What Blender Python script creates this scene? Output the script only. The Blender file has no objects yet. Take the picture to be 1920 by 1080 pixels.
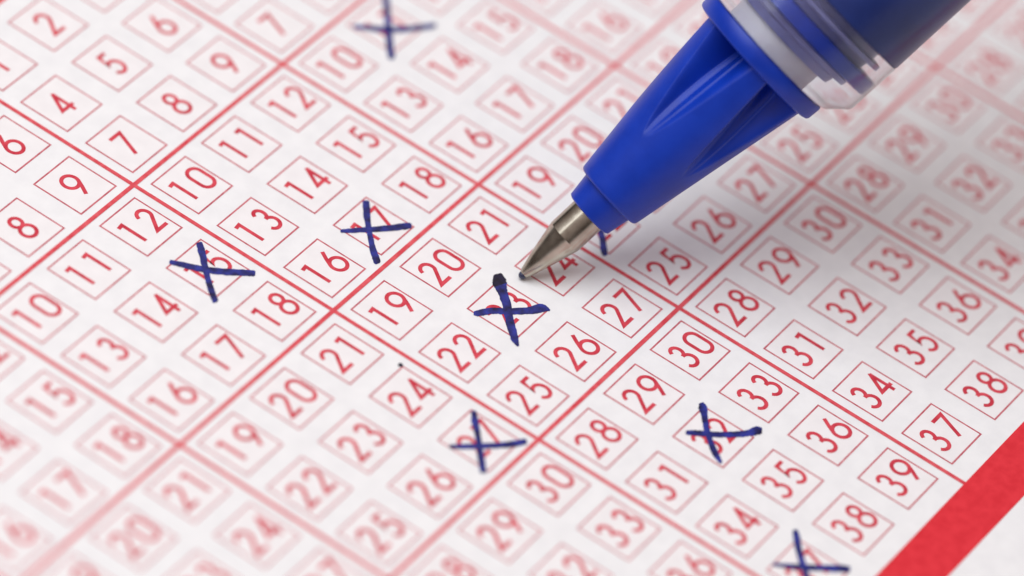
import bpy, bmesh, math, random
import mathutils
from mathutils import Vector, Matrix

U = 0.014            # one game panel of the ticket is 14 mm wide
SC = bpy.context.scene

# ------------------------------------------------------------------ camera
ROT = Matrix(((0.5505990062341773, -0.8122783693312623, 0.19246969904502348),
              (0.49532267837548277, 0.5034938271827112, 0.7079190704281417),
              (-0.6719346535347575, -0.29444492983485326, 0.6795630983754738)))   # world -> camera
CAM = Vector((-14.224412074022865, -7.89440445872019, 15.004317734908092)) * U
cd = bpy.data.cameras.new("camera")
cam = bpy.data.objects.new("camera", cd)
SC.collection.objects.link(cam)
cam.matrix_world = Matrix.Translation(CAM) @ ROT.transposed().to_4x4()
cd.sensor_width = 36.0
cd.lens = 200.02
cd.clip_start = 0.01
cd.clip_end = 10.0
cd.dof.use_dof = True
cd.dof.focus_distance = 22.0 * U
cd.dof.aperture_fstop = 17.5
cd.dof.aperture_blades = 0
SC.camera = cam
SC.render.resolution_x, SC.render.resolution_y = 1024, 576

# ------------------------------------------------------------------ world, lamps, exposure
w = bpy.data.worlds.new("World")
SC.world = w
w.use_nodes = True
wn = w.node_tree
wc = wn.nodes.new("ShaderNodeTexCoord")           # a room: pale warm ceiling, dim walls
wx = wn.nodes.new("ShaderNodeSeparateXYZ")
wr = wn.nodes.new("ShaderNodeValToRGB")
wn.links.new(wc.outputs["Generated"], wx.inputs[0])
wn.links.new(wx.outputs["Z"], wr.inputs[0])
wr.color_ramp.elements[0].position, wr.color_ramp.elements[0].color = 0.10, (0.07, 0.055, 0.05, 1)
wr.color_ramp.elements[1].position, wr.color_ramp.elements[1].color = 0.75, (1.0, 0.83, 0.80, 1)
wn.links.new(wr.outputs[0], wn.nodes["Background"].inputs[0])
wn.nodes["Background"].inputs[1].default_value = 0.58


def area(name, loc, target, size, size_y, power, color):
    d = bpy.data.lights.new(name, "AREA")
    d.shape = "RECTANGLE"
    d.size, d.size_y = size, size_y
    d.energy = power
    d.color = color
    o = bpy.data.objects.new(name, d)
    SC.collection.objects.link(o)
    o.location = loc
    o.rotation_euler = (Vector(target) - Vector(loc)).to_track_quat("-Z", "Y").to_euler()
    return o


CEN = Vector((0.6, -1.3, 0)) * U
area("softbox_lamp", CEN + Vector((-0.10, 0.13, 0.40)), CEN, 0.40, 0.40, 1.68, (0.94, 1.0, 1.03))

SC.view_settings.view_transform = "Standard"
SC.view_settings.look = "None"
SC.view_settings.exposure = 0.0
SC.view_settings.gamma = 1.0
SC.view_settings.use_curve_mapping = False
SC.render.engine = "CYCLES"
SC.cycles.max_bounces = 12
SC.cycles.transmission_bounces = 10
SC.cycles.transparent_max_bounces = 16
SC.cycles.use_denoising = True

# ------------------------------------------------------------------ materials


def new_mat(name):
    m = bpy.data.materials.new(name)
    m.use_nodes = True
    nt = m.node_tree
    return m, nt, nt.nodes["Principled BSDF"]


def noise_mat(name, c1, c2, scale, rough, spec=0.3, metallic=0.0, bump=0.0, bump_scale=None, contrast=(0.35, 0.65),
              detail=4.0, rough2=None):
    """a surface whose own colour wanders between two tones, with fine relief"""
    m, nt, b = new_mat(name)
    tc = nt.nodes.new("ShaderNodeNewGeometry")
    n = nt.nodes.new("ShaderNodeTexNoise")
    n.inputs["Scale"].default_value = scale
    n.inputs["Detail"].default_value = detail
    nt.links.new(tc.outputs["Position"], n.inputs["Vector"])
    r = nt.nodes.new("ShaderNodeValToRGB")
    r.color_ramp.elements[0].position, r.color_ramp.elements[1].position = contrast
    r.color_ramp.elements[0].color = (*c1, 1)
    r.color_ramp.elements[1].color = (*c2, 1)
    nt.links.new(n.outputs["Fac"], r.inputs["Fac"])
    nt.links.new(r.outputs["Color"], b.inputs["Base Color"])
    b.inputs["Roughness"].default_value = rough
    b.inputs["Specular IOR Level"].default_value = spec
    b.inputs["Metallic"].default_value = metallic
    if rough2 is not None:
        mr = nt.nodes.new("ShaderNodeMapRange")
        mr.inputs["To Min"].default_value = rough
        mr.inputs["To Max"].default_value = rough2
        nt.links.new(n.outputs["Fac"], mr.inputs["Value"])
        nt.links.new(mr.outputs["Result"], b.inputs["Roughness"])
    if bump:
        n2 = nt.nodes.new("ShaderNodeTexNoise")
        n2.inputs["Scale"].default_value = bump_scale
        n2.inputs["Detail"].default_value = 3.0
        nt.links.new(tc.outputs["Position"], n2.inputs["Vector"])
        bp = nt.nodes.new("ShaderNodeBump")
        bp.inputs["Strength"].default_value = 1.0
        bp.inputs["Distance"].default_value = bump
        nt.links.new(n2.outputs["Fac"], bp.inputs["Height"])
        nt.links.new(bp.outputs["Normal"], b.inputs["Normal"])
    return m


PAPER = noise_mat("white_paper", (0.825, 0.818, 0.825), (0.872, 0.865, 0.868), 900, 0.75, 0.25, bump=0.000006, bump_scale=5200)
FIELD = noise_mat("pink_tinted_paper", (0.845, 0.812, 0.815), (0.885, 0.852, 0.854), 900, 0.75, 0.25, bump=0.000006, bump_scale=5200)
RED = noise_mat("red_print", (0.55, 0.030, 0.055), (0.71, 0.070, 0.098), 1600, 0.6, 0.3)
LINE_RED = noise_mat("red_line_print", (0.64, 0.055, 0.075), (0.76, 0.11, 0.13), 2200, 0.6, 0.3)
BOX_RED = noise_mat("thin_red_print", (0.48, 0.085, 0.115), (0.64, 0.19, 0.215), 2500, 0.6, 0.3)
BORDER_RED = noise_mat("red_border_print", (0.69, 0.022, 0.036), (0.77, 0.034, 0.050), 1500, 0.55, 0.3, bump=0.000004, bump_scale=5200)
INK = noise_mat("blue_pen_ink", (0.010, 0.008, 0.055), (0.030, 0.040, 0.31), 1700, 0.42, 0.4, contrast=(0.34, 0.66))
DARK_INK = noise_mat("dark_pen_ink", (0.006, 0.005, 0.014), (0.016, 0.012, 0.05), 1800, 0.42, 0.4)
TABLE = noise_mat("white_table", (0.55, 0.55, 0.55), (0.62, 0.62, 0.62), 60, 0.5, 0.4)
BLUE = noise_mat("blue_plastic", (0.0008, 0.030, 0.37), (0.0014, 0.039, 0.45), 500, 0.30, 0.4, bump=0.000008, bump_scale=1800, rough2=0.46)
NAVY = noise_mat("navy_plastic", (0.008, 0.020, 0.125), (0.016, 0.036, 0.19), 260, 0.28, 0.5, bump=0.00001, bump_scale=700)
METAL = noise_mat("nickel_silver", (0.41, 0.37, 0.305), (0.52, 0.48, 0.405), 1500, 0.16, 0.5, metallic=1.0, rough2=0.28)
BALL = noise_mat("inked_ball", (0.01, 0.012, 0.05), (0.05, 0.06, 0.12), 2500, 0.25, 0.6)

FROST = noise_mat("frosted_plastic", (0.70, 0.69, 0.76), (0.84, 0.83, 0.87), 260, 0.35, 0.5)

LILAC = noise_mat("lilac_plastic", (0.16, 0.17, 0.42), (0.26, 0.27, 0.55), 260, 0.3, 0.5)

CLEAR, nt_, b_ = new_mat("clear_plastic")
b_.inputs["Base Color"].default_value = (0.95, 0.96, 0.98, 1)
b_.inputs["Roughness"].default_value = 0.10
b_.inputs["Coat Weight"].default_value = 0.6
b_.inputs["Coat Roughness"].default_value = 0.18
b_.inputs["Transmission Weight"].default_value = 1.0
b_.inputs["IOR"].default_value = 1.20

# ------------------------------------------------------------------ helpers


def link(name, me, parent=None, mats=()):
    o = bpy.data.objects.new(name, me)
    SC.collection.objects.link(o)
    for m in mats:
        me.materials.append(m)
    if parent is not None:
        o.parent = parent
    return o


def flat_mesh(name, faces):
    """faces: list of (points, z in microns, material index); points in panel units"""
    me = bpy.data.meshes.new(name)
    vs, fs, mi = [], [], []
    for pts, z, k in faces:
        i = len(vs)
        vs += [(p[0] * U, p[1] * U, z * 1e-6) for p in pts]
        a = sum(pts[j][0] * pts[(j + 1) % len(pts)][1] - pts[(j + 1) % len(pts)][0] * pts[j][1] for j in range(len(pts)))
        ids = list(range(i, i + len(pts)))
        fs.append(ids if a > 0 else ids[::-1])
        mi.append(k)
    me.from_pydata(vs, [], fs)
    me.polygons.foreach_set("material_index", mi)
    me.update()
    return me


def rect(u0, v0, u1, v1):
    return [(u0, v0), (u1, v0), (u1, v1), (u0, v1)]


def ribbon(pts, width, closed=False):
    """quads of a stroke of even width along a polyline, mitred at its corners"""
    n = len(pts)
    P = [Vector(p) for p in pts]
    L, R = [], []
    for i in range(n):
        if closed:
            a, b = P[i] - P[i - 1], P[(i + 1) % n] - P[i]
        else:
            a = P[i] - P[i - 1] if i else P[1] - P[0]
            b = P[i + 1] - P[i] if i < n - 1 else P[-1] - P[-2]
        a.normalize()
        b.normalize()
        t = a + b
        t = t.normalized() if t.length > 1e-6 else a
        m = Vector((-t.y, t.x))
        c = max(0.42, m.dot(Vector((-a.y, a.x))))
        L.append(P[i] + m * width / 2 / c)
        R.append(P[i] - m * width / 2 / c)
    return [[L[i], R[i], R[(i + 1) % n], L[(i + 1) % n]] for i in range(n if closed else n - 1)]


# ------------------------------------------------------------------ the lettering of the numbers
BU, BV, PV = 0.2308, 0.2375, 0.32187          # box width, box height, row pitch (in panels)
S = 3 * PV
TOP, BOTTOM = 1.012, -3.263                     # inner edges of the red borders
STROKE = 0.0167
GX, GY = BU, 0.120                            # glyph units -> panel units


def arc(cx, cy, rx, ry, a0, a1, n=14):
    return [(cx + rx * math.cos(math.radians(a0 + (a1 - a0) * i / n)),
             cy + ry * math.sin(math.radians(a0 + (a1 - a0) * i / n))) for i in range(n + 1)]


def stadium(w, n=10):
    ry = w * GX / GY
    return arc(0, 1 - ry, w, ry, 0, 180, n) + arc(0, ry, w, ry, 180, 360, n)


GLYPH = {   # lists of (points, closed)
    "0": [(stadium(0.142), True)],
    "1": [([(-0.115, 0.955), (0.0, 0.985), (0.0, 0.0)], False)],
    "2": [(arc(0.0, 0.735, 0.125, 0.262, 172, -28, 14) + [(-0.125, 0.02), (0.14, 0.02)], False)],
    "3": [(arc(-0.012, 0.762, 0.098, 0.235, 160, -92, 14), False), (arc(-0.005, 0.27, 0.128, 0.267, 95, -155, 16), False)],
    "4": [([(0.06, 0.0), (0.06, 0.93)], False), ([(0.075, 1.0), (-0.145, 0.245), (0.15, 0.245)], False)],
    "5": [([(0.105, 0.985), (-0.065, 0.985), (-0.095, 0.53)] + arc(-0.008, 0.305, 0.132, 0.305, 128, -150, 18), False)],
    "6": [(arc(0.0, 0.30, 0.148, 0.30, 0, 360, 26)[:-1], True),
          ([(0.035, 1.0), (-0.06, 0.70), (-0.122, 0.47)], False)],
    "7": [([(-0.14, 0.985), (0.135, 0.985), (-0.075, 0.0)], False)],
    "8": [(arc(0, 0.775, 0.106, 0.225, 0, 360, 22)[:-1], True), (arc(0, 0.275, 0.14, 0.275, 0, 360, 26)[:-1], True)],
}
GLYPH["9"] = [([(-x, 1 - y) for x, y in p], c) for p, c in GLYPH["6"]]


def number_faces(u, v, n, z, k):
    """strokes of a number printed in the box whose lower left corner is (u, v)"""
    out = []
    txt = str(n)
    xs = [0.5] if len(txt) == 1 else [0.295, 0.752]
    base = v + BV * 0.245
    for ch, cx in zip(txt, xs):
        for q, (pts, closed) in enumerate(GLYPH[ch]):
            pp = [(u + (cx + x) * GX, base + y * GY) for x, y in pts]
            out += [(f, z + 2 * q, k) for f in ribbon(pp, STROKE, closed)]
    return out


def box_faces(u, v, n, z=16):
    """one printed square: white field, thin outline (drawn as a frame round the field), number"""
    t = 0.0074
    a, b = (u, v, u + BU, v + BV), (u + t, v + t, u + BU - t, v + BV - t)
    fs = [(rect(*b), z, 0),
          ([(a[0], a[1]), (a[2], a[1]), (b[2], b[1]), (b[0], b[1])], z, 1),
          ([(a[2], a[1]), (a[2], a[3]), (b[2], b[3]), (b[2], b[1])], z, 1),
          ([(a[2], a[3]), (a[0], a[3]), (b[0], b[3]), (b[2], b[3])], z, 1),
          ([(a[0], a[3]), (a[0], a[1]), (b[0], b[1]), (b[0], b[3])], z, 1)]
    return fs + number_faces(u, v, n, z + 8, 2)


def box_corner(p, n):
    r, c = (n - 1) // 3, (n - 1) % 3
    return p + (1 / 3 - BU) / 2 + c / 3, S - (PV - BV) / 2 - r * PV - BV


def in_frame(u, v, margin=0.0):
    q = ROT @ (Vector((u, v, 0)) * U - CAM)
    k = cd.lens / 36.0 / -q.z
    return abs(q.x * k) < 0.5 + margin and abs(q.y * k) < 0.28125 + margin


def box_seen(u, v, margin=0.0):
    return any(in_frame(u + a * BU, v + b * BV, margin) for a in (0, 0.5, 1) for b in (0, 0.5, 1))


# ------------------------------------------------------------------ the surface underneath
me = bpy.data.meshes.new("table_top")
bm = bmesh.new()
bmesh.ops.create_cube(bm, size=1)
bmesh.ops.scale(bm, vec=(0.9, 0.9, 0.02), verts=bm.verts)
bmesh.ops.translate(bm, vec=(CEN.x, CEN.y, -0.01012), verts=bm.verts)
bm.to_mesh(me)
bm.free()
table = link("table_top", me, None, [TABLE])
table["kind"] = "structure"
table["label"] = "plain white table top under the lottery ticket"

# ------------------------------------------------------------------ the ticket
P0, P1 = -4, 5                                 # game panels from left to right
ticket = bpy.data.objects.new("lottery_ticket", None)
SC.collection.objects.link(ticket)
ticket["label"] = "white lottery ticket printed with red numbered squares, several crossed out in blue pen"
ticket["category"] = "ticket"

me = bpy.data.meshes.new("paper_sheet")
bm = bmesh.new()
bmesh.ops.create_cube(bm, size=1)
for vtx in bm.verts:
    vtx.co = Vector(((P0 - 0.35) * U if vtx.co.x < 0 else (P1 + 0.35) * U,
                     (BOTTOM - 0.75) * U if vtx.co.y < 0 else (TOP + 0.75) * U, -0.0001 if vtx.co.z < 0 else 0))
bm.to_mesh(me)
bm.free()
link("paper_sheet", me, ticket, [PAPER])

HB = 0.206
for v0, v1 in ((BOTTOM - HB, BOTTOM), (TOP, TOP + HB)):
    link("red_border", flat_mesh("red_border", [(rect(P0 - 0.05, v0, P1 + 0.05, v1), 20, 0)]), ticket, [BORDER_RED])

LW = 0.0185
for p in range(P0, P1 + 1):                    # lines between the game panels
    link("grid_line", flat_mesh("grid_line", [(rect(p - LW / 2, BOTTOM, p + LW / 2, TOP), 26, 0)]), ticket, [LINE_RED])
for g in range(3):                             # lines across the panels below 9, 18 and 27
    v = -g * S
    link("grid_line", flat_mesh("grid_line", [(rect(P0, v - LW / 2, P1, v + LW / 2), 29, 0)]), ticket, [LINE_RED])

outer = []
for p in range(P0, P1):
    seen = []
    for n in range(1, 40):
        u, v = box_corner(p, n)
        if box_seen(u, v):
            seen.append(n)
        elif box_seen(u, v, 0.12):
            outer += box_faces(u, v, n)
    if not seen:
        continue
    panel = link("game_panel", flat_mesh("game_panel", [(rect(p + LW / 2, BOTTOM, p + 1 - LW / 2, TOP), 8, 0)]), ticket, [PAPER])
    for n in seen:
        u, v = box_corner(p, n)
        link("number_box", flat_mesh("number_box", box_faces(u, v, n)), panel, [FIELD, BOX_RED, RED])
if outer:
    o = link("number_boxes", flat_mesh("number_boxes", outer), ticket, [FIELD, BOX_RED, RED])
    o["kind"] = "stuff"

# ------------------------------------------------------------------ crosses drawn in pen: left and right edge of each stroke, in panels
CROSSES = {
 15: [
  [(-0.0822,-0.3689,-0.0655,-0.3757),(-0.0888,-0.3707,-0.0646,-0.3806),(-0.0946,-0.3758,-0.0683,-0.3865),(-0.1014,-0.3826,-0.0741,-0.3937),(-0.1067,-0.39,-0.0795,-0.4011),(-0.1157,-0.3958,-0.0847,-0.4087),(-0.1215,-0.4029,-0.0924,-0.4159),(-0.1277,-0.4108,-0.1003,-0.4245),(-0.135,-0.4204,-0.1103,-0.4339),(-0.1447,-0.4305,-0.1195,-0.4446),(-0.1563,-0.44,-0.1307,-0.4545),(-0.1661,-0.4506,-0.1424,-0.4638),(-0.1749,-0.462,-0.1522,-0.4741),(-0.186,-0.4721,-0.1621,-0.4845),(-0.1964,-0.4825,-0.1735,-0.4942),(-0.2057,-0.4934,-0.1826,-0.505),(-0.2154,-0.5041,-0.1934,-0.5149),(-0.2251,-0.5147,-0.203,-0.525),(-0.2358,-0.5245,-0.2106,-0.5356),(-0.2439,-0.535,-0.2201,-0.5452),(-0.2539,-0.5446,-0.2281,-0.5555),(-0.2626,-0.5545,-0.2359,-0.5655),(-0.2697,-0.5642,-0.2442,-0.5742),(-0.277,-0.5725,-0.2505,-0.5821),(-0.2817,-0.5806,-0.2566,-0.5893),(-0.2894,-0.5872,-0.2628,-0.5964),(-0.2929,-0.5953,-0.2674,-0.6041),(-0.2993,-0.6023,-0.2733,-0.6113),(-0.3022,-0.6078,-0.2792,-0.6158),(-0.3011,-0.6121,-0.2851,-0.6176)],
  [(-0.2494,-0.3586,-0.2367,-0.352),(-0.2513,-0.3618,-0.233,-0.3523),(-0.2512,-0.3654,-0.2304,-0.3546),(-0.2487,-0.3759,-0.2252,-0.3638),(-0.2434,-0.385,-0.2198,-0.3728),(-0.2402,-0.3951,-0.2143,-0.3818),(-0.2353,-0.4049,-0.2078,-0.3907),(-0.2301,-0.4163,-0.202,-0.4016),(-0.2256,-0.4306,-0.1959,-0.4151),(-0.2155,-0.4438,-0.188,-0.4294),(-0.2102,-0.46,-0.1794,-0.4437),(-0.2007,-0.4741,-0.1721,-0.4585),(-0.192,-0.4887,-0.1635,-0.4723),(-0.1821,-0.5026,-0.1538,-0.4852),(-0.175,-0.5178,-0.1433,-0.4979),(-0.1645,-0.5307,-0.1332,-0.5109),(-0.1522,-0.5423,-0.1245,-0.5245),(-0.1457,-0.5564,-0.114,-0.5355),(-0.1347,-0.5658,-0.1048,-0.5454),(-0.1267,-0.5758,-0.0965,-0.5549),(-0.1171,-0.5843,-0.0893,-0.565),(-0.1093,-0.5936,-0.0811,-0.5741),(-0.1015,-0.6016,-0.0719,-0.5812),(-0.0948,-0.6085,-0.0674,-0.5899),(-0.088,-0.6141,-0.0616,-0.5963),(-0.0845,-0.6217,-0.0559,-0.6024),(-0.0772,-0.6268,-0.0511,-0.6092),(-0.0735,-0.6343,-0.0452,-0.6152),(-0.0673,-0.6355,-0.0439,-0.6197),(-0.0619,-0.6351,-0.0456,-0.6242)],
 ],
 17: [
  [(0.5879,-0.6935,0.6023,-0.705),(0.5807,-0.6941,0.6015,-0.7107),(0.5732,-0.6986,0.5957,-0.7166),(0.5669,-0.7042,0.5892,-0.722),(0.5586,-0.7081,0.5825,-0.7272),(0.5536,-0.7146,0.5765,-0.7328),(0.5459,-0.7199,0.5703,-0.739),(0.5373,-0.7276,0.5606,-0.7453),(0.5241,-0.7361,0.5484,-0.7542),(0.5106,-0.7472,0.5345,-0.7649),(0.499,-0.7603,0.52,-0.7758),(0.4857,-0.7728,0.5057,-0.7868),(0.4709,-0.7853,0.4922,-0.7989),(0.4546,-0.7982,0.477,-0.8115),(0.4414,-0.8136,0.4617,-0.8252),(0.4257,-0.8276,0.4465,-0.8394),(0.4111,-0.8415,0.4331,-0.8537),(0.3984,-0.8539,0.4194,-0.8651),(0.3861,-0.8628,0.4111,-0.8751),(0.3774,-0.8709,0.4036,-0.8831),(0.3699,-0.8786,0.3973,-0.8911),(0.3625,-0.8863,0.3909,-0.8988),(0.3562,-0.8941,0.3837,-0.9052),(0.351,-0.9013,0.3802,-0.912),(0.3435,-0.9069,0.3755,-0.9178),(0.3405,-0.9135,0.3702,-0.9235),(0.3341,-0.919,0.3653,-0.9295),(0.3293,-0.9249,0.3602,-0.9354),(0.3278,-0.9315,0.3537,-0.9402),(0.3291,-0.9362,0.347,-0.9422)],
  [(0.3751,-0.7321,0.3837,-0.7255),(0.3744,-0.7346,0.3868,-0.7251),(0.3752,-0.7372,0.3899,-0.7259),(0.3819,-0.7427,0.3974,-0.7309),(0.3866,-0.7498,0.4036,-0.7368),(0.3926,-0.7559,0.4119,-0.7411),(0.3995,-0.7618,0.4182,-0.7475),(0.4067,-0.7696,0.427,-0.7539),(0.4162,-0.7785,0.4384,-0.7615),(0.4293,-0.7867,0.4494,-0.7713),(0.4393,-0.7978,0.4621,-0.7803),(0.4506,-0.8082,0.4748,-0.7895),(0.464,-0.8176,0.486,-0.8005),(0.4751,-0.8299,0.4994,-0.8108),(0.4886,-0.8409,0.5134,-0.8214),(0.5023,-0.8519,0.5286,-0.8312),(0.5153,-0.8629,0.5418,-0.842),(0.5273,-0.8727,0.5535,-0.8515),(0.5379,-0.8801,0.5642,-0.8583),(0.5458,-0.8874,0.5742,-0.8634),(0.5552,-0.8926,0.5828,-0.8692),(0.5644,-0.8974,0.5905,-0.8754),(0.5694,-0.9039,0.5987,-0.8794),(0.5737,-0.908,0.604,-0.8831),(0.5802,-0.9086,0.6071,-0.8868),(0.5823,-0.9124,0.6106,-0.8896),(0.5886,-0.9129,0.6143,-0.8922),(0.5903,-0.9171,0.616,-0.8963),(0.5968,-0.9179,0.619,-0.9),(0.6026,-0.9169,0.6179,-0.9045)],
 ],
 23: [
  [(0.6209,-1.3017,0.6463,-1.3148),(0.6103,-1.3037,0.6469,-1.3225),(0.5989,-1.3102,0.641,-1.3319),(0.5937,-1.3118,0.6392,-1.3352),(0.5925,-1.3154,0.6381,-1.3388),(0.5845,-1.3155,0.6351,-1.3415),(0.5853,-1.3202,0.6352,-1.3458),(0.577,-1.3205,0.6326,-1.3489),(0.576,-1.3249,0.6311,-1.3528),(0.5706,-1.3272,0.6247,-1.3546),(0.5666,-1.3304,0.6218,-1.358),(0.5663,-1.3361,0.6212,-1.3621),(0.5618,-1.3404,0.6181,-1.3643),(0.5602,-1.346,0.6148,-1.3669),(0.5577,-1.3507,0.6077,-1.3689),(0.5539,-1.3544,0.6037,-1.3725),(0.5518,-1.3586,0.6007,-1.3769),(0.5489,-1.3624,0.5927,-1.3799),(0.548,-1.3675,0.5893,-1.3849),(0.5438,-1.3718,0.5848,-1.3895),(0.5403,-1.3766,0.5781,-1.393),(0.5374,-1.3822,0.5753,-1.3982),(0.5321,-1.3879,0.5696,-1.4034),(0.5234,-1.3939,0.5628,-1.41),(0.5178,-1.4023,0.5557,-1.4176),(0.5123,-1.4108,0.5491,-1.426),(0.5049,-1.4181,0.5411,-1.4345),(0.4981,-1.426,0.5318,-1.4437),(0.4876,-1.4333,0.5207,-1.453),(0.4786,-1.443,0.5088,-1.462),(0.4668,-1.4516,0.4985,-1.4717),(0.4562,-1.4614,0.4875,-1.4805),(0.4474,-1.4726,0.4774,-1.4897),(0.4341,-1.4813,0.4675,-1.4991),(0.4235,-1.4913,0.458,-1.509),(0.4147,-1.5019,0.4478,-1.5188),(0.4047,-1.5117,0.4374,-1.528),(0.3968,-1.5211,0.4307,-1.5374),(0.3906,-1.5291,0.4232,-1.5439),(0.3844,-1.5355,0.4163,-1.5494),(0.3801,-1.5423,0.4098,-1.5549),(0.3716,-1.5474,0.406,-1.5613),(0.3674,-1.5546,0.4003,-1.5662),(0.3635,-1.5614,0.3932,-1.5705),(0.3623,-1.5684,0.3877,-1.5756),(0.3604,-1.5748,0.3819,-1.5808),(0.3581,-1.5811,0.3753,-1.5859),(0.3571,-1.5877,0.3685,-1.5909),(0.3559,-1.5899,0.366,-1.5927),(0.3565,-1.5915,0.3636,-1.5935)],
  [(0.3768,-1.3693,0.3887,-1.3612),(0.3756,-1.3726,0.3928,-1.3608),(0.3764,-1.3762,0.3969,-1.3621),(0.3772,-1.3782,0.3994,-1.363),(0.3788,-1.3798,0.402,-1.3639),(0.3795,-1.3822,0.4036,-1.365),(0.3801,-1.3861,0.4058,-1.3655),(0.3857,-1.3884,0.4088,-1.3679),(0.3923,-1.3929,0.4163,-1.3709),(0.3991,-1.3997,0.4255,-1.3751),(0.4095,-1.4035,0.4339,-1.3809),(0.4168,-1.4097,0.443,-1.3863),(0.4251,-1.4134,0.451,-1.3922),(0.4314,-1.4172,0.4589,-1.397),(0.4348,-1.4227,0.4644,-1.4023),(0.441,-1.4266,0.4699,-1.407),(0.4452,-1.4318,0.4732,-1.4134),(0.4516,-1.4356,0.4799,-1.418),(0.4531,-1.4429,0.4847,-1.4242),(0.4587,-1.4482,0.4884,-1.4311),(0.4648,-1.4535,0.4929,-1.4372),(0.4694,-1.4605,0.4991,-1.4422),(0.4736,-1.4691,0.5044,-1.4482),(0.4839,-1.475,0.5107,-1.4553),(0.4922,-1.4828,0.5208,-1.4612),(0.5016,-1.49,0.5298,-1.4685),(0.5084,-1.4984,0.5384,-1.4759),(0.5147,-1.5054,0.5458,-1.4828),(0.5215,-1.5095,0.5518,-1.4883),(0.5272,-1.5129,0.5566,-1.493),(0.5307,-1.5179,0.5612,-1.4969),(0.5366,-1.5222,0.5675,-1.4992),(0.5422,-1.5282,0.5723,-1.5025),(0.5488,-1.5348,0.5791,-1.5059),(0.5573,-1.5399,0.5884,-1.5088),(0.5647,-1.5458,0.5976,-1.5129),(0.5732,-1.5493,0.6072,-1.5167),(0.5777,-1.5532,0.615,-1.5212),(0.5809,-1.5537,0.6196,-1.5268),(0.5808,-1.555,0.6233,-1.5309),(0.5865,-1.5546,0.6235,-1.535),(0.5855,-1.5579,0.6246,-1.5384),(0.5902,-1.5584,0.6261,-1.5422),(0.5918,-1.5609,0.6248,-1.5475),(0.5973,-1.5627,0.6238,-1.5524),(0.6022,-1.5651,0.623,-1.557),(0.6059,-1.5679,0.6215,-1.5619),(0.6096,-1.5708,0.6193,-1.567),(0.6103,-1.5721,0.6193,-1.5686),(0.612,-1.5724,0.6182,-1.57)],
 ],
 27: [
  [(-0.0595,-1.6603,-0.0486,-1.6682),(-0.0646,-1.6608,-0.0488,-1.6722),(-0.071,-1.6631,-0.0517,-1.677),(-0.0772,-1.6693,-0.0583,-1.683),(-0.0853,-1.6743,-0.0644,-1.6893),(-0.0922,-1.6801,-0.0705,-1.6956),(-0.102,-1.6845,-0.0769,-1.7015),(-0.1102,-1.6914,-0.0832,-1.7082),(-0.1172,-1.7004,-0.0913,-1.7153),(-0.1269,-1.7084,-0.1007,-1.723),(-0.1333,-1.7183,-0.1099,-1.7313),(-0.1438,-1.7257,-0.12,-1.7395),(-0.152,-1.7349,-0.1291,-1.749),(-0.1617,-1.744,-0.1411,-1.7575),(-0.1725,-1.7533,-0.1517,-1.7672),(-0.1839,-1.7624,-0.1621,-1.7771),(-0.1935,-1.7725,-0.1727,-1.7867),(-0.2049,-1.781,-0.1842,-1.7955),(-0.2161,-1.7892,-0.1937,-1.8052),(-0.2268,-1.7973,-0.2037,-1.8141),(-0.2369,-1.8059,-0.2138,-1.8227),(-0.2475,-1.8143,-0.2237,-1.8311),(-0.2588,-1.822,-0.2334,-1.8392),(-0.266,-1.8321,-0.242,-1.8476),(-0.2761,-1.8398,-0.2514,-1.8554),(-0.2852,-1.8479,-0.2611,-1.863),(-0.2929,-1.8568,-0.2706,-1.8708),(-0.3032,-1.8641,-0.2784,-1.8797),(-0.306,-1.8701,-0.2857,-1.8829),(-0.3059,-1.8748,-0.2919,-1.8836)],
  [(-0.2831,-1.7079,-0.2736,-1.7013),(-0.284,-1.7106,-0.2702,-1.7011),(-0.2834,-1.7136,-0.2676,-1.7026),(-0.2787,-1.7207,-0.2598,-1.7077),(-0.2724,-1.7268,-0.2539,-1.7141),(-0.2678,-1.7341,-0.2461,-1.7191),(-0.2617,-1.7407,-0.2399,-1.7256),(-0.255,-1.7487,-0.2319,-1.7326),(-0.2454,-1.7574,-0.2223,-1.7412),(-0.2349,-1.7671,-0.2108,-1.7502),(-0.2254,-1.778,-0.2005,-1.7605),(-0.2137,-1.7873,-0.1907,-1.771),(-0.2039,-1.798,-0.1806,-1.7814),(-0.1926,-1.8077,-0.1682,-1.7901),(-0.1826,-1.8184,-0.1574,-1.8),(-0.1705,-1.8275,-0.1466,-1.81),(-0.161,-1.8383,-0.1355,-1.8195),(-0.1494,-1.8471,-0.1256,-1.8291),(-0.1379,-1.8551,-0.1138,-1.8364),(-0.1304,-1.8655,-0.1043,-1.8449),(-0.1201,-1.8734,-0.0935,-1.8523),(-0.1099,-1.8812,-0.0824,-1.859),(-0.0995,-1.8876,-0.0736,-1.8657),(-0.0905,-1.8931,-0.0659,-1.8711),(-0.0818,-1.8971,-0.0591,-1.8761),(-0.0748,-1.902,-0.0509,-1.8796),(-0.0667,-1.9057,-0.0439,-1.8845),(-0.0589,-1.9098,-0.0363,-1.8887),(-0.054,-1.9119,-0.0341,-1.8935),(-0.0483,-1.9106,-0.0345,-1.8978)],
 ],
 32: [
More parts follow.
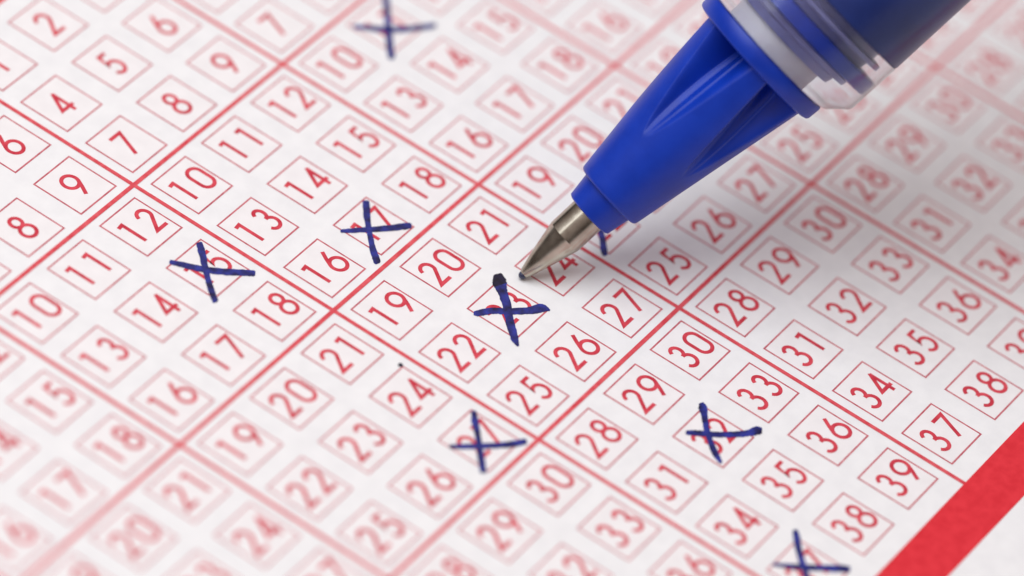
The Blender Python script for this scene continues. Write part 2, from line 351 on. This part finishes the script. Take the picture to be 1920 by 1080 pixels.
  [(0.6127,-2.2762,0.6283,-2.2826),(0.6067,-2.2775,0.6292,-2.2868),(0.6016,-2.2818,0.6259,-2.2919),(0.5987,-2.2832,0.6269,-2.2949),(0.5945,-2.2841,0.6262,-2.2972),(0.5922,-2.2857,0.6238,-2.2989),(0.5903,-2.2872,0.6234,-2.3019),(0.5855,-2.2875,0.6207,-2.3046),(0.5858,-2.2912,0.6193,-2.3084),(0.5835,-2.2944,0.616,-2.3115),(0.58,-2.2972,0.6115,-2.314),(0.5761,-2.2996,0.6084,-2.3174),(0.5752,-2.3038,0.6039,-2.3206),(0.5718,-2.307,0.5988,-2.3239),(0.5687,-2.311,0.594,-2.3272),(0.5646,-2.3146,0.5882,-2.3298),(0.561,-2.319,0.5833,-2.3334),(0.5549,-2.3236,0.5782,-2.3386),(0.5471,-2.3296,0.5693,-2.344),(0.5377,-2.3365,0.56,-2.3509),(0.5308,-2.3454,0.5519,-2.3591),(0.5204,-2.3519,0.5426,-2.3659),(0.5124,-2.3589,0.5339,-2.3718),(0.5058,-2.3651,0.5286,-2.3779),(0.5006,-2.3707,0.5235,-2.383),(0.4965,-2.3765,0.5174,-2.3875),(0.4909,-2.3816,0.5127,-2.3927),(0.484,-2.3868,0.5076,-2.398),(0.4785,-2.3932,0.5024,-2.4038),(0.4712,-2.3991,0.4966,-2.4101),(0.4673,-2.4064,0.4897,-2.416),(0.4608,-2.4126,0.4839,-2.4224),(0.4538,-2.4188,0.4782,-2.4287),(0.4474,-2.4252,0.473,-2.4353),(0.442,-2.432,0.4683,-2.4422),(0.4341,-2.4378,0.462,-2.4485),(0.4298,-2.445,0.4585,-2.4554),(0.4248,-2.4514,0.4523,-2.4602),(0.4207,-2.4572,0.4508,-2.465),(0.4157,-2.4617,0.4482,-2.469),(0.4138,-2.4664,0.4434,-2.4728),(0.4118,-2.4712,0.4417,-2.4774),(0.4089,-2.4763,0.437,-2.4818),(0.4065,-2.4822,0.4333,-2.4872),(0.4043,-2.4886,0.4284,-2.4929),(0.4027,-2.495,0.4228,-2.4986),(0.3991,-2.5012,0.4187,-2.5047),(0.3977,-2.5077,0.413,-2.5104),(0.3971,-2.5105,0.4108,-2.5129),(0.3983,-2.5124,0.4078,-2.5141)],
  [(0.4352,-2.3268,0.4467,-2.3198),(0.434,-2.3299,0.4506,-2.3197),(0.4353,-2.3328,0.4541,-2.3213),(0.4365,-2.3374,0.4578,-2.3244),(0.4387,-2.3414,0.4616,-2.3274),(0.4431,-2.3441,0.4656,-2.3304),(0.4446,-2.3486,0.4695,-2.3337),(0.4475,-2.3534,0.4728,-2.3384),(0.4524,-2.3585,0.4792,-2.3428),(0.4581,-2.3642,0.4832,-2.3496),(0.4629,-2.3706,0.4892,-2.3555),(0.467,-2.3774,0.4946,-2.3615),(0.471,-2.3835,0.4992,-2.3675),(0.4761,-2.388,0.5043,-2.3722),(0.4794,-2.393,0.5084,-2.3769),(0.4821,-2.3982,0.5104,-2.3825),(0.4881,-2.402,0.5145,-2.3871),(0.4921,-2.4076,0.5182,-2.3925),(0.4965,-2.4142,0.5228,-2.3987),(0.5034,-2.4199,0.5282,-2.4052),(0.5082,-2.4272,0.5348,-2.4112),(0.5139,-2.434,0.5398,-2.4182),(0.521,-2.4404,0.5467,-2.4242),(0.5296,-2.4462,0.5539,-2.4306),(0.5343,-2.4548,0.5599,-2.4381),(0.5411,-2.4621,0.5686,-2.444),(0.549,-2.4685,0.5755,-2.451),(0.5569,-2.4746,0.5817,-2.4578),(0.563,-2.4812,0.59,-2.4625),(0.5703,-2.4864,0.5958,-2.4684),(0.5765,-2.4921,0.6028,-2.4735),(0.5809,-2.4991,0.6096,-2.4783),(0.5888,-2.5025,0.6142,-2.4831),(0.5949,-2.5057,0.619,-2.4859),(0.5972,-2.5107,0.6236,-2.4877),(0.6035,-2.5115,0.6271,-2.4906),(0.6079,-2.5143,0.6312,-2.4927),(0.6104,-2.5194,0.6352,-2.4946),(0.6154,-2.5222,0.641,-2.4946),(0.62,-2.5251,0.6451,-2.497),(0.6239,-2.5283,0.6523,-2.4967),(0.627,-2.531,0.6567,-2.5001),(0.6326,-2.5294,0.6634,-2.5019),(0.6319,-2.5319,0.6685,-2.505),(0.6355,-2.5317,0.672,-2.5079),(0.6356,-2.5348,0.6738,-2.5107),(0.639,-2.5362,0.6751,-2.5134),(0.641,-2.5384,0.6755,-2.5166),(0.6484,-2.5408,0.6786,-2.5218),(0.6556,-2.5405,0.6765,-2.5273)],
 ],
 37: [
  [(0.3056,-2.9042,0.318,-2.9122),(0.3001,-2.9047,0.318,-2.9162),(0.2943,-2.9077,0.3144,-2.9206),(0.29,-2.9117,0.3112,-2.9254),(0.2843,-2.9149,0.3065,-2.9292),(0.2792,-2.9184,0.3028,-2.9337),(0.2743,-2.9225,0.2985,-2.9382),(0.2681,-2.9275,0.2934,-2.9438),(0.26,-2.9338,0.2853,-2.9501),(0.2501,-2.9406,0.2756,-2.9571),(0.2417,-2.9489,0.2661,-2.9646),(0.2313,-2.9561,0.2572,-2.9722),(0.2227,-2.9648,0.2479,-2.9794),(0.2136,-2.9732,0.2391,-2.987),(0.2054,-2.9819,0.2313,-2.9954),(0.1968,-2.9902,0.2224,-3.0035),(0.1883,-2.9986,0.213,-3.0113),(0.1786,-3.0067,0.2051,-3.02),(0.1705,-3.0158,0.1969,-3.0287),(0.1625,-3.0251,0.1872,-3.0369),(0.1542,-3.0341,0.1784,-3.0457),(0.1455,-3.043,0.1696,-3.0546),(0.1368,-3.0523,0.161,-3.0637),(0.1275,-3.0617,0.1515,-3.0729),(0.1174,-3.071,0.142,-3.0824),(0.1077,-3.0805,0.1332,-3.0923),(0.1002,-3.0909,0.124,-3.1017),(0.0924,-3.1003,0.1142,-3.1098),(0.0834,-3.1079,0.1065,-3.1174),(0.0798,-3.1167,0.1007,-3.125),(0.074,-3.1242,0.0934,-3.1319),(0.0671,-3.1313,0.0858,-3.1387),(0.0621,-3.1391,0.0798,-3.1461),(0.0601,-3.1424,0.0754,-3.1484),(0.0609,-3.1451,0.0715,-3.1493)],
  [(0.0915,-2.9435,0.1005,-2.9389),(0.0904,-2.9457,0.1033,-2.939),(0.0909,-2.9481,0.1055,-2.9407),(0.096,-2.9569,0.1127,-2.9483),(0.1015,-2.9655,0.1186,-2.9567),(0.1057,-2.9747,0.1252,-2.9647),(0.1127,-2.9829,0.1318,-2.9729),(0.1166,-2.9938,0.14,-2.9814),(0.1245,-3.0043,0.1488,-2.9912),(0.1317,-3.0163,0.1579,-3.0022),(0.1416,-3.0271,0.1681,-3.0128),(0.151,-3.0383,0.177,-3.024),(0.1574,-3.0512,0.187,-3.0345),(0.1677,-3.062,0.1973,-3.0447),(0.1777,-3.0728,0.2066,-3.0557),(0.1876,-3.0835,0.2151,-3.0672),(0.1973,-3.0942,0.2251,-3.0778),(0.2077,-3.1039,0.2348,-3.0879),(0.2158,-3.114,0.2443,-3.0973),(0.2218,-3.1249,0.2539,-3.1061),(0.2291,-3.1347,0.2618,-3.1157),(0.2375,-3.1435,0.2716,-3.1237),(0.2452,-3.1509,0.2789,-3.1315),(0.2517,-3.1563,0.2842,-3.138),(0.2534,-3.1626,0.2882,-3.1433),(0.2581,-3.167,0.291,-3.1488),(0.2639,-3.1707,0.2945,-3.1539),(0.2668,-3.1761,0.2977,-3.1591),(0.2732,-3.1781,0.2987,-3.1641),(0.279,-3.1783,0.2967,-3.1686)],
 ],
 11: [
  [(1.7022,0.0025,1.7161,-0.0057),(1.6959,0.0014,1.716,-0.0104),(1.6887,-0.0023,1.7128,-0.0165),(1.6805,-0.0104,1.7033,-0.0239),(1.6721,-0.0184,1.6958,-0.0323),(1.6615,-0.0251,1.6869,-0.0401),(1.6534,-0.0334,1.6772,-0.0478),(1.6429,-0.0412,1.6684,-0.0575),(1.632,-0.0508,1.6562,-0.0668),(1.6196,-0.0609,1.6445,-0.0776),(1.6079,-0.0718,1.632,-0.088),(1.5954,-0.0826,1.6185,-0.0987),(1.5787,-0.0931,1.6029,-0.1108),(1.5609,-0.1073,1.5844,-0.1249),(1.5425,-0.124,1.5644,-0.1407),(1.5218,-0.1397,1.5445,-0.1572),(1.5007,-0.155,1.5242,-0.1729),(1.48,-0.1695,1.5049,-0.1884),(1.4617,-0.1844,1.4869,-0.2033),(1.4432,-0.1981,1.469,-0.2173),(1.4268,-0.2131,1.4512,-0.2312),(1.4083,-0.2257,1.435,-0.2452),(1.3927,-0.2376,1.4205,-0.2569),(1.3816,-0.2481,1.4086,-0.2654),(1.3725,-0.2567,1.3994,-0.2729),(1.3641,-0.2645,1.3906,-0.2803),(1.3577,-0.2733,1.3832,-0.2886),(1.347,-0.2796,1.3732,-0.2953),(1.3438,-0.2865,1.3659,-0.2997),(1.3437,-0.2917,1.359,-0.3008)],
  [(1.3897,-0.074,1.4014,-0.0666),(1.3883,-0.077,1.4052,-0.0664),(1.39,-0.0796,1.4089,-0.0676),(1.395,-0.0898,1.4161,-0.0765),(1.4014,-0.0991,1.4252,-0.0841),(1.4086,-0.108,1.4325,-0.0929),(1.4167,-0.1165,1.4404,-0.1017),(1.423,-0.1276,1.4506,-0.1106),(1.4307,-0.1399,1.4594,-0.1225),(1.4393,-0.1531,1.4694,-0.135),(1.4492,-0.166,1.48,-0.1474),(1.461,-0.1781,1.4905,-0.1596),(1.4694,-0.1928,1.5014,-0.1712),(1.4849,-0.2028,1.5137,-0.182),(1.4975,-0.2147,1.5266,-0.1929),(1.5106,-0.226,1.5398,-0.2039),(1.5234,-0.2375,1.5521,-0.2155),(1.5382,-0.2472,1.5648,-0.2264),(1.5531,-0.2562,1.5779,-0.2362),(1.565,-0.2671,1.5918,-0.2452),(1.579,-0.2761,1.6063,-0.2537),(1.5931,-0.2843,1.6181,-0.2636),(1.6052,-0.2915,1.6297,-0.2707),(1.6141,-0.297,1.637,-0.2768),(1.6206,-0.3017,1.6442,-0.2801),(1.6277,-0.3048,1.6505,-0.2838),(1.635,-0.3075,1.6565,-0.2878),(1.6421,-0.3105,1.662,-0.2923),(1.6474,-0.3109,1.6643,-0.2954),(1.6522,-0.3097,1.6639,-0.2989)],
 ],
 22: [
  [(1.2822,-1.3189,1.2956,-1.3268),(1.2763,-1.3197,1.2956,-1.3312),(1.269,-1.3227,1.2927,-1.3368),(1.2606,-1.3325,1.2814,-1.3449),(1.2504,-1.3412,1.2717,-1.354),(1.2385,-1.349,1.2617,-1.3628),(1.228,-1.3582,1.2514,-1.3715),(1.2174,-1.3689,1.2405,-1.3811),(1.2049,-1.3806,1.2287,-1.3923),(1.1937,-1.3939,1.2162,-1.4048),(1.1793,-1.406,1.2041,-1.4178),(1.1671,-1.419,1.1913,-1.4305),(1.1527,-1.4309,1.1772,-1.4426),(1.1398,-1.4435,1.1657,-1.456),(1.1262,-1.4558,1.1526,-1.4685),(1.1147,-1.4691,1.1397,-1.4811),(1.1014,-1.4807,1.1271,-1.4938),(1.0912,-1.4917,1.1154,-1.5057),(1.0802,-1.4994,1.1029,-1.5146),(1.0713,-1.507,1.0928,-1.5228),(1.0612,-1.5138,1.0834,-1.5303),(1.0516,-1.5208,1.0748,-1.5376),(1.0429,-1.5267,1.0686,-1.5437),(1.0391,-1.5331,1.0642,-1.5471),(1.0345,-1.5367,1.06,-1.5488),(1.0312,-1.5397,1.0561,-1.5511),(1.0303,-1.5436,1.0535,-1.5543),(1.0286,-1.5471,1.0498,-1.5568),(1.0252,-1.5515,1.0443,-1.5602),(1.0257,-1.5553,1.0389,-1.5613)],
  [(1.0732,-1.3906,1.0829,-1.3826),(1.0726,-1.3934,1.0866,-1.3819),(1.0736,-1.3966,1.0902,-1.3829),(1.084,-1.4042,1.1015,-1.3897),(1.0935,-1.4124,1.1141,-1.3955),(1.1054,-1.4188,1.1254,-1.4024),(1.1152,-1.4269,1.1358,-1.41),(1.1261,-1.4344,1.1485,-1.4162),(1.1365,-1.4427,1.1597,-1.4239),(1.1488,-1.4498,1.1706,-1.4322),(1.1597,-1.4582,1.1827,-1.4396),(1.1703,-1.4671,1.1941,-1.4473),(1.1842,-1.474,1.2069,-1.454),(1.1969,-1.4824,1.2198,-1.4612),(1.2106,-1.4902,1.2334,-1.4685),(1.226,-1.4962,1.2472,-1.476),(1.239,-1.5045,1.2627,-1.4819),(1.2524,-1.5124,1.2775,-1.4886),(1.2597,-1.5124,1.28,-1.4931),(1.2657,-1.5108,1.2797,-1.4975)],
 ],
}
CROSS_LABEL = {
    15: "thick blue pen cross over the 15 left of the centre",
    17: "blue pen cross over the 17, dark at its upper end",
    23: "blue pen cross over the 23 beside the pen tip, with a black blob at its top",
    27: "blue pen cross over the 27, its level stroke thin at the left",
    32: "blue pen cross over the 32, its right end blobbed",
    37: "blue pen cross over the 37 beside the red border",
    11: "thin blurred blue pen cross over the 11 near the far edge",
    22: "blue pen cross mostly hidden behind the pen's nose",
}
for n, strokes in CROSSES.items():
    fs = []
    for q, rows in enumerate(strokes):
        m = len(rows)
        for i in range(m - 1):
            a, b = rows[i], rows[i + 1]
            dark = n == 23 and q == 0 and i < 12
            fs.append(([a[:2], a[2:], b[2:], b[:2]], 36 + 6 * q, 1 if dark else 0))
    o = link("pen_cross", flat_mesh("pen_cross", fs), ticket, [INK, DARK_INK])
    o["label"] = CROSS_LABEL[n]
du, dv = -0.055, -1.323
o = link("ink_dot", flat_mesh("ink_dot", [([(du + 0.0105 * math.cos(a) * (1 + 0.2 * math.sin(3 * a)), dv + 0.0105 * math.sin(a))
                                            for a in [i * math.pi / 8 for i in range(16)]], 36, 0)]), ticket, [DARK_INK])

# ------------------------------------------------------------------ the pen: everything is turned about its axis
K = 1 / 481.9                                  # lengths below were measured in 1/482 of a panel
pen = bpy.data.objects.new("ballpoint_pen", None)
SC.collection.objects.link(pen)
pen["label"] = "blue ballpoint pen with clear collar and fluted nose, its metal tip touching the ticket"
pen["category"] = "pen"
ax = ROT.transposed() @ Vector((0.7355, 0.6775, 0.12)).normalized()
ex = ROT.transposed() @ Vector((-0.6775, 0.7355, 0)).normalized()
ex = (ex - ax * ex.dot(ax)).normalized()       # up-left of the axis as photographed
ey = ex.cross(ax).normalized()
if (ROT @ ey).z < 0:
    ey = -ey                                   # towards the photographer
BALL_R = 8.0
tip = Vector((0.6813, -1.3919, 0)) * U + Vector((0, 0, 60e-6 + BALL_R * K * U))
pen.matrix_world = Matrix(((ey.x, ex.x, ax.x, tip.x), (ey.y, ex.y, ax.y, tip.y), (ey.z, ex.z, ax.z, tip.z), (0, 0, 0, 1)))
M = K * U


def turned(name, profile, mat, parent=pen, n=96, radius=None, smooth=35, xoff=0.0):
    """surface of revolution: profile of (distance along the axis, radius); radius(s, r, angle) may carve it"""
    me = bpy.data.meshes.new(name)
    bm = bmesh.new()
    rings = []
    for s, r in profile:
        if r <= 1e-6:
            rings.append([bm.verts.new((0, xoff * M, s * M))])
            continue
        ring = []
        for i in range(n):
            th = 2 * math.pi * i / n
            rr = radius(s, r, th) if radius else r
            ring.append(bm.verts.new((rr * math.cos(th) * M, (rr * math.sin(th) + xoff) * M, s * M)))
        rings.append(ring)
    for a, b in zip(rings, rings[1:]):
        for i in range(n):
            j = (i + 1) % n
            if len(a) == 1 and len(b) > 1:
                bm.faces.new((a[0], b[j], b[i]))
            elif len(b) == 1 and len(a) > 1:
                bm.faces.new((a[i], a[j], b[0]))
            elif len(a) > 1:
                bm.faces.new((a[i], a[j], b[j], b[i]))
    bmesh.ops.recalc_face_normals(bm, faces=bm.faces)
    bm.to_mesh(me)
    bm.free()
    me.polygons.foreach_set("use_smooth", [True] * len(me.polygons))
    me.set_sharp_from_angle(angle=math.radians(smooth))
    return link(name, me, parent, [mat])


# metal point with its ball
turned("writing_ball", [(-BALL_R, 0)] + [(-BALL_R * math.cos(a), BALL_R * math.sin(a)) for a in
                                         [math.pi * i / 16 for i in range(1, 16)]] + [(BALL_R, 0)], BALL, n=32)
turned("metal_tip", [(1.5, 7.2), (3, 9.0), (8, 11.2), (45, 22.0), (104, 36.0), (108, 36.9), (180, 37.0), (180, 0)], METAL, smooth=8)

# blue nose: short nozzle, then a fluted cone
turned("nozzle", [(169, 38.0), (168.5, 47), (171, 51.0), (214, 58.0), (226, 59.0), (226, 38.0)], BLUE)
FL = [math.radians(24 + 72 * i) for i in range(5)]
S0, S1 = 352.0, 592.0


def flute(s, r, th):
    """scooped flutes that open towards the collar; th = 0 faces the photographer, 90 degrees is up-left"""
    if s < S0 or r < 60:
        return r
    t = min(1.0, (s - S0) / (S1 - S0))
    w_ = math.radians(29.0) * t ** 0.5
    d = 0.0
    for c in FL:
        x = (th - c + math.pi) % (2 * math.pi) - math.pi
        q = x / w_ if w_ > 1e-6 else 9
        if abs(q) < 1:
            e = min(1.0, (1 - abs(q)) / (0.5 if q > 0 else 0.8))
            e = e * e * (3 - 2 * e)
            d = 0.58 * r * t ** 1.1 * e * (1 - 0.30 * math.exp(-((q + 0.30) / 0.22) ** 2))
    return r - d


prof = [(219, 59.5), (219.5, 69), (222, 72.0)]
prof += [(222 + (594 - 222) * i / 90, 72.5 + (128 - 72.5) * i / 90) for i in range(1, 91)]
turned("nose_cone", prof, BLUE, n=720, radius=flute, smooth=60)
turned("collar", [(588, 60), (588, 138), (590, 143.5), (594, 146), (618, 147.5), (622, 146.5), (624, 143), (624, 100)], BLUE, n=160)
turned("neck", [(624, 98), (660, 100), (661, 100)], FROST, n=96)
turned("neck_sleeve", [(661, 98), (662, 118), (680, 122), (683, 142), (694, 144), (697, 130)], LILAC, n=96)
turned("neck_ring", [(697, 118), (697, 177), (699, 182), (725, 182.3), (728, 180), (729, 112)], BLUE, n=128)
turned("neck_core", [(729, 110), (730, 142), (744, 144), (746, 166), (755, 166), (757, 146), (773, 146)], LILAC, n=96)

# clear end of the barrel: a tube with a chamfered mouth
turned("clear_tube", [(626, 150), (630, 157), (640, 165), (660, 185), (668, 187.5), (774, 188), (774, 183), (690, 183), (668, 182.5), (660, 180), (640, 160), (631, 152), (626, 149)],
       CLEAR, n=160, smooth=30)
turned("barrel", [(774.5, 120), (774.5, 186), (777, 188), (1400, 189), (3600, 189), (4600, 180), (4900, 150), (4960, 90), (4970, 0)], NAVY, n=160)
